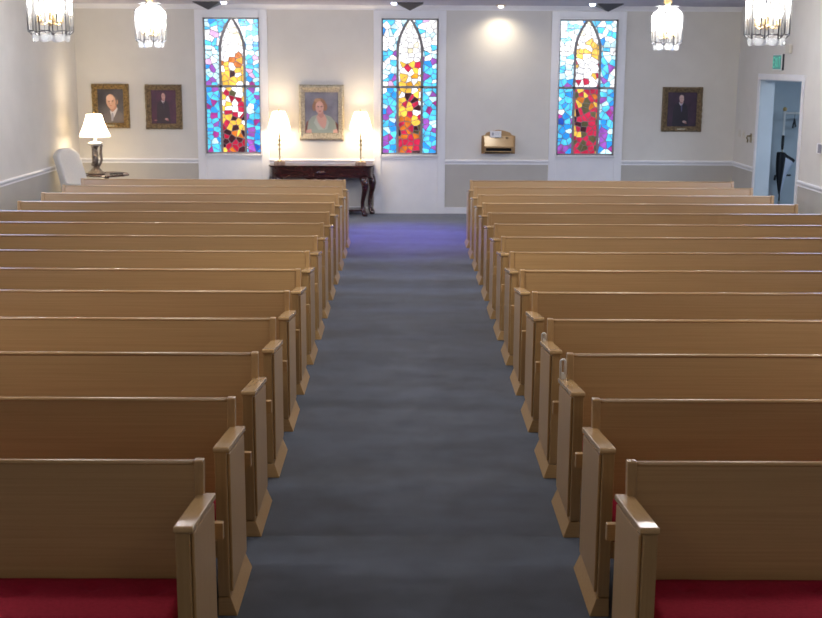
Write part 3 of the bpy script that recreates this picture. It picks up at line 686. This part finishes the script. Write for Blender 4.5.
a = MB(); a.prism_y([(-.28, .615), (-.20, .575), (-.08, .595), (0, .56), (.08, .595), (.20, .575), (.28, .615)], ty0 + .032, ty0 + .05); a.ball((0, ty0 + .028, .69), .05, 12, sc=(1.6, .25, .8)); a.build('carved_crest', 'mahog', root, .003)
for sx, x, y, out in ((-1, -.665, -.16, -1), (1, .665, -.16, -1), (-1, -.77, .17, 0), (1, .77, .17, 0)):
    l = MB(); s = 1 if x > 0 else -1
    P_ = [(0, .62, .050), (.02, .58, .052), (.045, .50, .046), (.040, .42, .036), (.012, .32, .028), (-.012, .22, .024), (-.010, .13, .023), (.012, .07, .026), (.035, .035, .034), (.040, .012, .030), (.040, .0, .026)]
    l.tube([(x + s * d * .8, y - d * .7, z) for d, z, r in P_], [r * 1.35 for d, z, r in P_], 10); l.build('leg', 'mahog', root)
a = MB(); a.prism_z(plan(.70, -.16, .19, .06), .080, .102); a.build('stretcher_shelf', 'mahog', root, .003)
tag(root, 'long dark mahogany console table with cabriole legs below the portrait of the woman', 'table')
# ------------------------------------------------------------------ buffet lamps
def buffet(x, lb):
    root = empty('table_lamp', (x, 19.2, .806))
    a = MB(); a.box((-.085, -.07, 0), (.085, .07, .042)); a.box((-.075, -.06, .042), (.075, .06, .052)); a.build('base', 'brnmarble', root, .004)
    a = MB(); a.lathe([(.045, .052), (.04, .06), (.018, .07), (.012, .09), (.011, .22), (.018, .235), (.02, .25), (.010, .262), (.010, .30), (.022, .315), (.012, .335), (.010, .35), (.024, .375), (.026, .39), (.012, .41), (.010, .43), (.018, .445), (.008, .47), (.006, .56)], n=14); a.build('stem', 'dbrass', root)
    a = MB()
    for s in (-1, 1): a.tube([(s * .01, 0, .30), (s * .035, 0, .31), (s * .045, 0, .335), (s * .03, 0, .35), (s * .025, 0, .335)], .004, 6)
    a.tube([(.012, 0, .12), (.05, 0, .12), (.05, 0, .075)], .003, 6); a.build('scroll_arms', 'dbrass', root)
    a = MB(); a.lathe([(.172, .562), (.168, .60), (.128, .74), (.092, .83), (.088, .835)], n=48, flute=.018, cap=False); a.build('lamp_shade', 'shade', root)
    a = MB(); a.lathe([(.004, .80), (.012, .845), (.014, .862), (.005, .875)], n=10); a.tube([(-.088, 0, .832), (.088, 0, .832)], .002, 5); a.tube([(0, -.088, .832), (0, .088, .832)], .002, 5); a.build('finial', 'brass', root)
    a = MB(); a.ball((0, 0, .68), .03, 12, sc=(1, 1, 1.3)); a.build('bulb', 'bulbglow', root)
    tag(root, lb, 'lamp', 'buffet lamps on the console table')
    lamp('POINT', 'table_lamp_light', (x, 19.2, .806 + .74), 26, (1, .78, .52), .075); lamp('POINT', 'table_lamp_light', (x, 19.2, .806 + .60), 16, (1, .78, .52), .09)
buffet(-2.0, 'slim brass table lamp with white shade on left end of console table')
buffet(-.71, 'slim brass table lamp with white shade on right end of console table')

# ------------------------------------------------------------------ corner: end table, lamp, armchair
ex, ey = -4.62, 18.62
root = empty('end_table', (ex, ey, 0))
a = MB(); pts = [(.34 * (1 + .025 * math.cos(12 * t)) * math.cos(t), .30 * (1 + .025 * math.cos(12 * t)) * math.sin(t)) for t in [2 * PI * k / 72 for k in range(72)]]
a.prism_z(pts, .672, .692); a.lathe([(.325, .692), (.335, .702), (.345, .692)], n=48, cap=False); a.build('table_top', 'mahog', root)
a = MB(); a.lathe([(.05, .672), (.03, .62), (.028, .50), (.045, .42), (.05, .36), (.028, .30), (.032, .25)], n=16); a.build('pedestal', 'mahog', root)
for k in range(3):
    t = 2 * PI * k / 3 + .5; l = MB(); l.tube([(r * math.cos(t), r * math.sin(t), z) for r, z in ((.02, .28), (.10, .26), (.18, .14), (.25, .03), (.29, .015))], [.024, .024, .02, .018, .02], 8); l.build('leg', 'mahog', root)
tag(root, 'small dark round end table under the large corner lamp', 'table')
bk = MB(); bk.box((-.10, -.07, 0), (.10, .07, .022)); bk.box((-.098, -.067, .003), (.101, .066, .019), 1)
o = bk.build('book', ['black', 'paper'], None, .002, loc=(-4.44, 18.50, .703), rz=.3); tag(o, 'thin dark book lying on the end table right of the lamp', 'book')
root = empty('ornate_lamp', (-4.768, 18.6, .695))
a = MB(); a.lathe([(.125, .0), (.13, .012), (.12, .03), (.09, .045), (.075, .07), (.05, .095), (.04, .12)], n=20, flute=.05); a.build('base', 'bronze', root)
a = MB(); a.lathe([(.035, .11), (.03, .15), (.038, .20), (.045, .28), (.035, .34), (.03, .38), (.05, .42), (.085, .445)], n=14)
for k in range(3):
    t = 2 * PI * k / 3 + .25; a.tube([(r * math.cos(t), r * math.sin(t), z) for r, z in ((.03, .12), (.065, .16), (.085, .22), (.075, .30), (.078, .36), (.085, .42), (.10, .445))], [.022, .020, .020, .024, .020, .020, .022], 8)
a.ball((.0, -.04, .36), .036, 10); a.tube([(0, -.04, .34), (.01, -.05, .25), (-.02, -.05, .13)], [.03, .04, .05], 10); a.build('figure_column', 'bronze', root)
a = MB(); a.lathe([(.085, .44), (.108, .455), (.112, .475), (.09, .488), (.03, .497), (.018, .52), (.012, .58)], n=24); a.build('marble_collar', 'marble', root)
a = MB(); a.lathe([(.006, .50), (.006, .93), (.014, .945), (.004, .965)], n=10); a.build('stem', 'brass', root)
a = MB(); a.lathe([(.232, .575), (.225, .60), (.188, .68), (.150, .77), (.126, .85), (.114, .912)], n=56, flute=.02, cap=False); a.build('lamp_shade', 'shade', root)
a = MB(); a.ball((0, 0, .72), .035, 12, sc=(1, 1, 1.3)); a.build('bulb', 'bulbglow', root)
tag(root, 'tall bronze figure lamp with pleated white bell shade in the left corner', 'lamp')
lamp('POINT', 'corner_lamp_light', (-4.755, 18.6, .695 + .80), 36, (1, .80, .56), .08); lamp('POINT', 'corner_lamp_light', (-4.755, 18.6, .695 + .63), 18, (1, .80, .56), .1)
# armchair, facing +x towards the table
root = empty('armchair', (-4.66, 17.80, 0), math.radians(-22))
def softbox(a_, b_, name, par, bev=.05, tilt=0, piv=None):
    mm = MB(); mm.box(a_, b_); o = mm.build(name, 'cream', par, bev, 5)
    for p in o.data.polygons: p.use_smooth = True
    return o
softbox((-.30, -.27, .20), (.30, .27, .34), 'seat_frame', root, .03); softbox((-.24, -.25, .33), (.32, .25, .45), 'seat_cushion', root, .045)
b_ = MB(); n = 10; prof = []
for k in range(n + 1):
    t = k / n; z = .40 + .74 * t; x = -.20 - .20 * t ** 1.1
    prof.append((x, z))
front = prof; rear = [(x - .12 + .03 * (k / n), z - .01) for k, (x, z) in enumerate(prof)]
vs = []; fs = []
ny = 10
for j in range(ny + 1):
    v_ = -1 + 2 * j / ny; yy = .26 * v_; ztop = -.10 * abs(v_) ** 3
    for k, (x, z) in enumerate(front): vs.append((x + .035 * v_ * v_, yy, z + ztop * (k / n) ** 2))
    for k, (x, z) in reversed(list(enumerate(rear))): vs.append((x + .015 * v_ * v_, yy, z + ztop * (k / n) ** 2))
Mn = 2 * (n + 1)
for j in range(ny):
    for k in range(Mn): fs.append((j * Mn + k, j * Mn + (k + 1) % Mn, (j + 1) * Mn + (k + 1) % Mn, (j + 1) * Mn + k))
fs.append(tuple(range(Mn))); fs.append(tuple(range(ny * Mn, (ny + 1) * Mn))[::-1]); b_.add(vs, fs, 0, True)
b_.build('backrest', 'cream', root, .03, 4)
for s in (-1, 1):
    a = MB(); a.box((-.24, s * .30 - .035, .22), (.26, s * .30 + .035, .58)); a.build('arm_panel', 'cream', root, .02, 3)
    a = MB(); a.tube([(-.24, s * .30, .60), (.22, s * .30, .60), (.28, s * .30, .585)], [.052, .052, .045], 14); a.build('arm_roll', 'cream', root)
for x, y in ((-.26, -.24), (-.26, .24), (.26, -.24), (.26, .24)):
    a = MB(); a.lathe([(.016, 0), (.026, .20)], (x, y), 10); a.build('leg', 'mahog', root)
tag(root, 'cream upholstered armchair with leaning high back in the left corner', 'armchair')

# ------------------------------------------------------------------ offering box on the back wall
root = empty('card_box', (1.495, DW, .975)); hw_ = .272
a = MB(); prof = [(-hw_, 0), (hw_, 0), (hw_, .285), (.215, .30), (.19, .335), (.10, .365), (0, .382), (-.10, .365), (-.19, .335), (-.215, .30), (-hw_, .285)]; a.prism_y(prof, -.02, -.001); a.build('back_board', 'oak_x', root, .003)
a = MB(); d = .15
for s in (-1, 1):
    xa, xb = sorted((s * .225, s * .205)); a.prism_x([(-.02, .02), (-d, .02), (-d, .12), (-.02, .265)], xa, xb)
a.box((-.225, -d, .02), (.225, -.02, .04)); a.box((-.225, -d, .02), (.225, -d + .015, .05)); a.build('box_body', 'oak_x', root, .003)
a = MB(); a.prism_x([(-.02, .285), (-d - .025, .125), (-d - .025, .098), (-.02, .255)], -.235, .235); a.build('sloping_lid', 'oak_x', root, .004)
a = MB(); a.box((-.205, -.09, .045), (.205, -.085, .125)); a.build('interior_shade_sheet', 'slot', root)  # dark sheet put in for the shade inside the box
a = MB(); a.box((-.06, -.062, .258), (.07, -.048, .262)); a.box((.11, -.07, .25), (.155, -.055, .262)); a.build('pen_slots', 'slot', root)
tag(root, 'small oak card box with sloping lid mounted beside the right stained glass window', 'box')
root = empty('white_card', (1.447, DW - .045, 1.235)); a = MB(); a.box((-.09, -.004, 0), (.09, 0, .105)); a.build('card', 'paper', root); a = MB(); a.disc((-.045, .055), .018, .026, -.0048, 0); 
a.poly([(-.01, .07), (.07, .07), (.07, .074), (-.01, .074)], -.0048); a.poly([(-.01, .05), (.06, .05), (.06, .054), (-.01, .054)], -.0048); a.build('print', 'greyink', root)
tag(root, 'white printed card propped in the top of the oak card box', 'card')

# ------------------------------------------------------------------ right wall fittings
root = empty('exit_sign', (XR, 17.33, 2.435)); a = MB(); a.box((-.030, -.20, -.112), (-.001, .20, .112)); a.build('housing', 'darkmetal', root, .004)
a = MB(); a.box((-.043, -.20, -.112), (-.0301, .20, .112)); a.build('bezel', 'whitepl', root, .003)
a = MB(); a.box((-.0455, -.185, -.096), (-.043, .185, .096)); a.build('face', 'exitgreen', root)
a = MB()
def stroke(pts, w_=.012):
    for (y0, z0), (y1, z1) in zip(pts[:-1], pts[1:]):
        dy, dz = y1 - y0, z1 - z0; l = math.hypot(dy, dz); ny_, nz_ = -dz / l * w_, dy / l * w_
        q = [(y0 + ny_, z0 + nz_), (y1 + ny_, z1 + nz_), (y1 - ny_, z1 - nz_), (y0 - ny_, z0 - nz_)]
        a.prism_x(q, -.0470, -.0453)
# letters run from the far (+y) end to the near end, as read from inside the room
def L_(u, v_): return (.165 - u * .93, v_)
for st_ in ([(.07, .065), (0, .065), (0, -.065), (.07, -.065)], [(0, 0), (.06, 0)]): stroke([L_(*p) for p in st_])
for st_ in ([(.10, .065), (.18, -.065)], [(.18, .065), (.10, -.065)], [(.225, .065), (.225, -.065)], [(.26, .065), (.35, .065)], [(.305, .065), (.305, -.065)]): stroke([L_(*p) for p in st_])
a.build('lettering', 'exitlet', root)
tag(root, 'green EXIT sign on the right wall above the doorway', 'exit sign')
o = MB(); o.box((-.05, -.09, -.06), (-.001, .09, .06)); o = o.build('wall_sensor', 'plate', None, .012, 3, loc=(XR, 16.89, 2.612)); tag(o, 'small white sensor box high on the right wall near the exit sign', 'sensor')
for y, lb in ((19.17, 'ivory light switch plate nearest the back corner on the right wall'), (18.93, 'ivory light switch plate between the other plate and the doorway')):
    root = empty('light_switch', (XR, y, 1.335)); a = MB(); a.box((-.008, -.06, -.06), (-.0005, .06, .06)); a.build('switch_plate', 'plate', root, .002)
    a = MB(); a.box((-.016, -.012, -.018), (-.008, .012, .022)); a.build('toggle', 'plate', root, .002); tag(root, lb, 'light switch', 'light switches')
root = empty('door_catch', (XR, 18.53, 1.30)); a = MB(); a.box((-.012, -.045, -.07), (-.0005, .03, .07)); a.build('catch_plate', 'dbrass', root, .002)
a = MB(); a.tube([(-.01, -.01, .03), (-.06, -.01, .03), (-.07, -.01, .0), (-.05, -.01, -.03), (-.06, -.01, -.07)], .012, 8); a.build('hook', 'dbrass', root); root.location.x = XR - .0
tag(root, 'small dark metal catch on the wall beside the doorway trim', 'catch')
root = empty('thermostat', (XR, 15.36, 1.355)); a = MB(); a.box((-.035, -.10, -.065), (-.0005, .10, .065)); a.build('case', 'whitepl', root, .004)
a = MB(); a.box((-.040, -.09, -.055), (-.035, .03, .055)); a.build('screen', 'grey', root); tag(root, 'grey wall thermostat at the right edge beyond the doorway', 'thermostat')

# ------------------------------------------------------------------ passage: coat rack, hangers, umbrella
RX, RY = 5.94, 19.0
root = empty('coat_rack', (RX, RY, 0)); PX = .0
a = MB(); a.tube([(0, 0, .05), (0, 0, 1.70)], .018, 10); a.build('post', 'whitepl', root)
a = MB(); a.tube([(.80, 0, .05), (.80, 0, 1.70)], .018, 10); a.build('post', 'whitepl', root)
a = MB(); a.tube([(-.02, 0, 1.66), (.82, 0, 1.66)], .018, 10); a.build('rail', 'whitepl', root)
for x in (0, .8): a = MB(); a.box((x - .02, -.2, 0), (x + .02, .2, .05)); a.build('foot', 'whitepl', root, .004)
a = MB(); a.ball((0, 0, 1.72), .035, 12); a.build('finial', 'brass', root)
tag(root, 'white coat rack standing inside the passage beyond the doorway', 'coat rack')
def hanger(x, lb, rz):
    o = MB(); o.tube([(0, 0, .0), (-.02, 0, .025), (0, 0, .045), (.02, 0, .025)][1:] + [(.012, 0, .0), (0, 0, -.02), (0, 0, -.07)], .004, 6)
    o.tube([(0, 0, -.07), (-.19, 0, -.19)], .013, 8); o.tube([(0, 0, -.07), (.19, 0, -.19)], .013, 8); o.tube([(-.19, 0, -.19), (.19, 0, -.19)], .004, 6)
    o = o.build('coat_hanger', 'black', None, loc=(RX + x, RY, 1.634), rz=rz); tag(o, lb, 'hanger', 'black hangers on the coat rack')
hanger(.16, 'black coat hanger on the coat rack, the one seen whole', 1.15); hanger(.27, 'black coat hanger half hidden by the doorway trim', 1.25)
# half furled umbrella
root = empty('umbrella', (RX - .04, RY - .12, .0))
a = MB(); a.tube([(0, 0, .35), (0, 0, 1.24)], .007, 8); a.tube([(0, 0, .33), (0, 0, .38)], .005, 8); a.build('shaft', 'dbrass', root)
a = MB(); a.tube([(0, 0, 1.10), (0, 0, 1.16), (0, 0, 1.32)], [.016, .022, .022], 10); a.build('handle', 'black', root)
nm, nz_ = 32, 14; vs = []; mi = []
for k in range(nz_ + 1):
    t = k / nz_; z = .40 + .66 * t
    for i in range(nm):
        th = 2 * PI * i / nm; open_ = math.exp(-((th - 5.95) ** 2) / .5) + math.exp(-((th - 5.95 + 2 * PI) ** 2) / .5)
        r = (.015 + .06 * math.sin(t * PI * .62)) * (1 + .16 * math.cos(th * 8)) + open_ * .14 * max(0, (t - .25) / .75) ** 1.6
        vs.append((r * math.cos(th), r * math.sin(th), z - .13 * open_ * t * t))
a = MB()
for k in range(nz_):
    for i in range(nm):
        j = (i + 1) % nm; th = 2 * PI * (i + .5) / nm; wht = (th < .1 or th > 5.15) and k < nz_ - 1
        a.add([vs[k * nm + i], vs[k * nm + j], vs[(k + 1) * nm + j], vs[(k + 1) * nm + i]], [(0, 1, 2, 3)], 1 if wht else 0, True)
a.build('canopy', ['cloth_black', 'cloth_white'], root)
a = MB(); a.tube([(.16, 0, .70), (-.05, 0, .70), (-.085, 0, .69), (-.09, 0, .62)], [.014, .014, .016, .018], 8); a.build('strap_bar', 'black', root)
a = MB(); a.tube([(0, 0, .30), (0, 0, .42)], .012, 8); a.build('ferrule', 'black', root)
tag(root, 'black and white umbrella hanging half furled at the coat rack', 'umbrella')
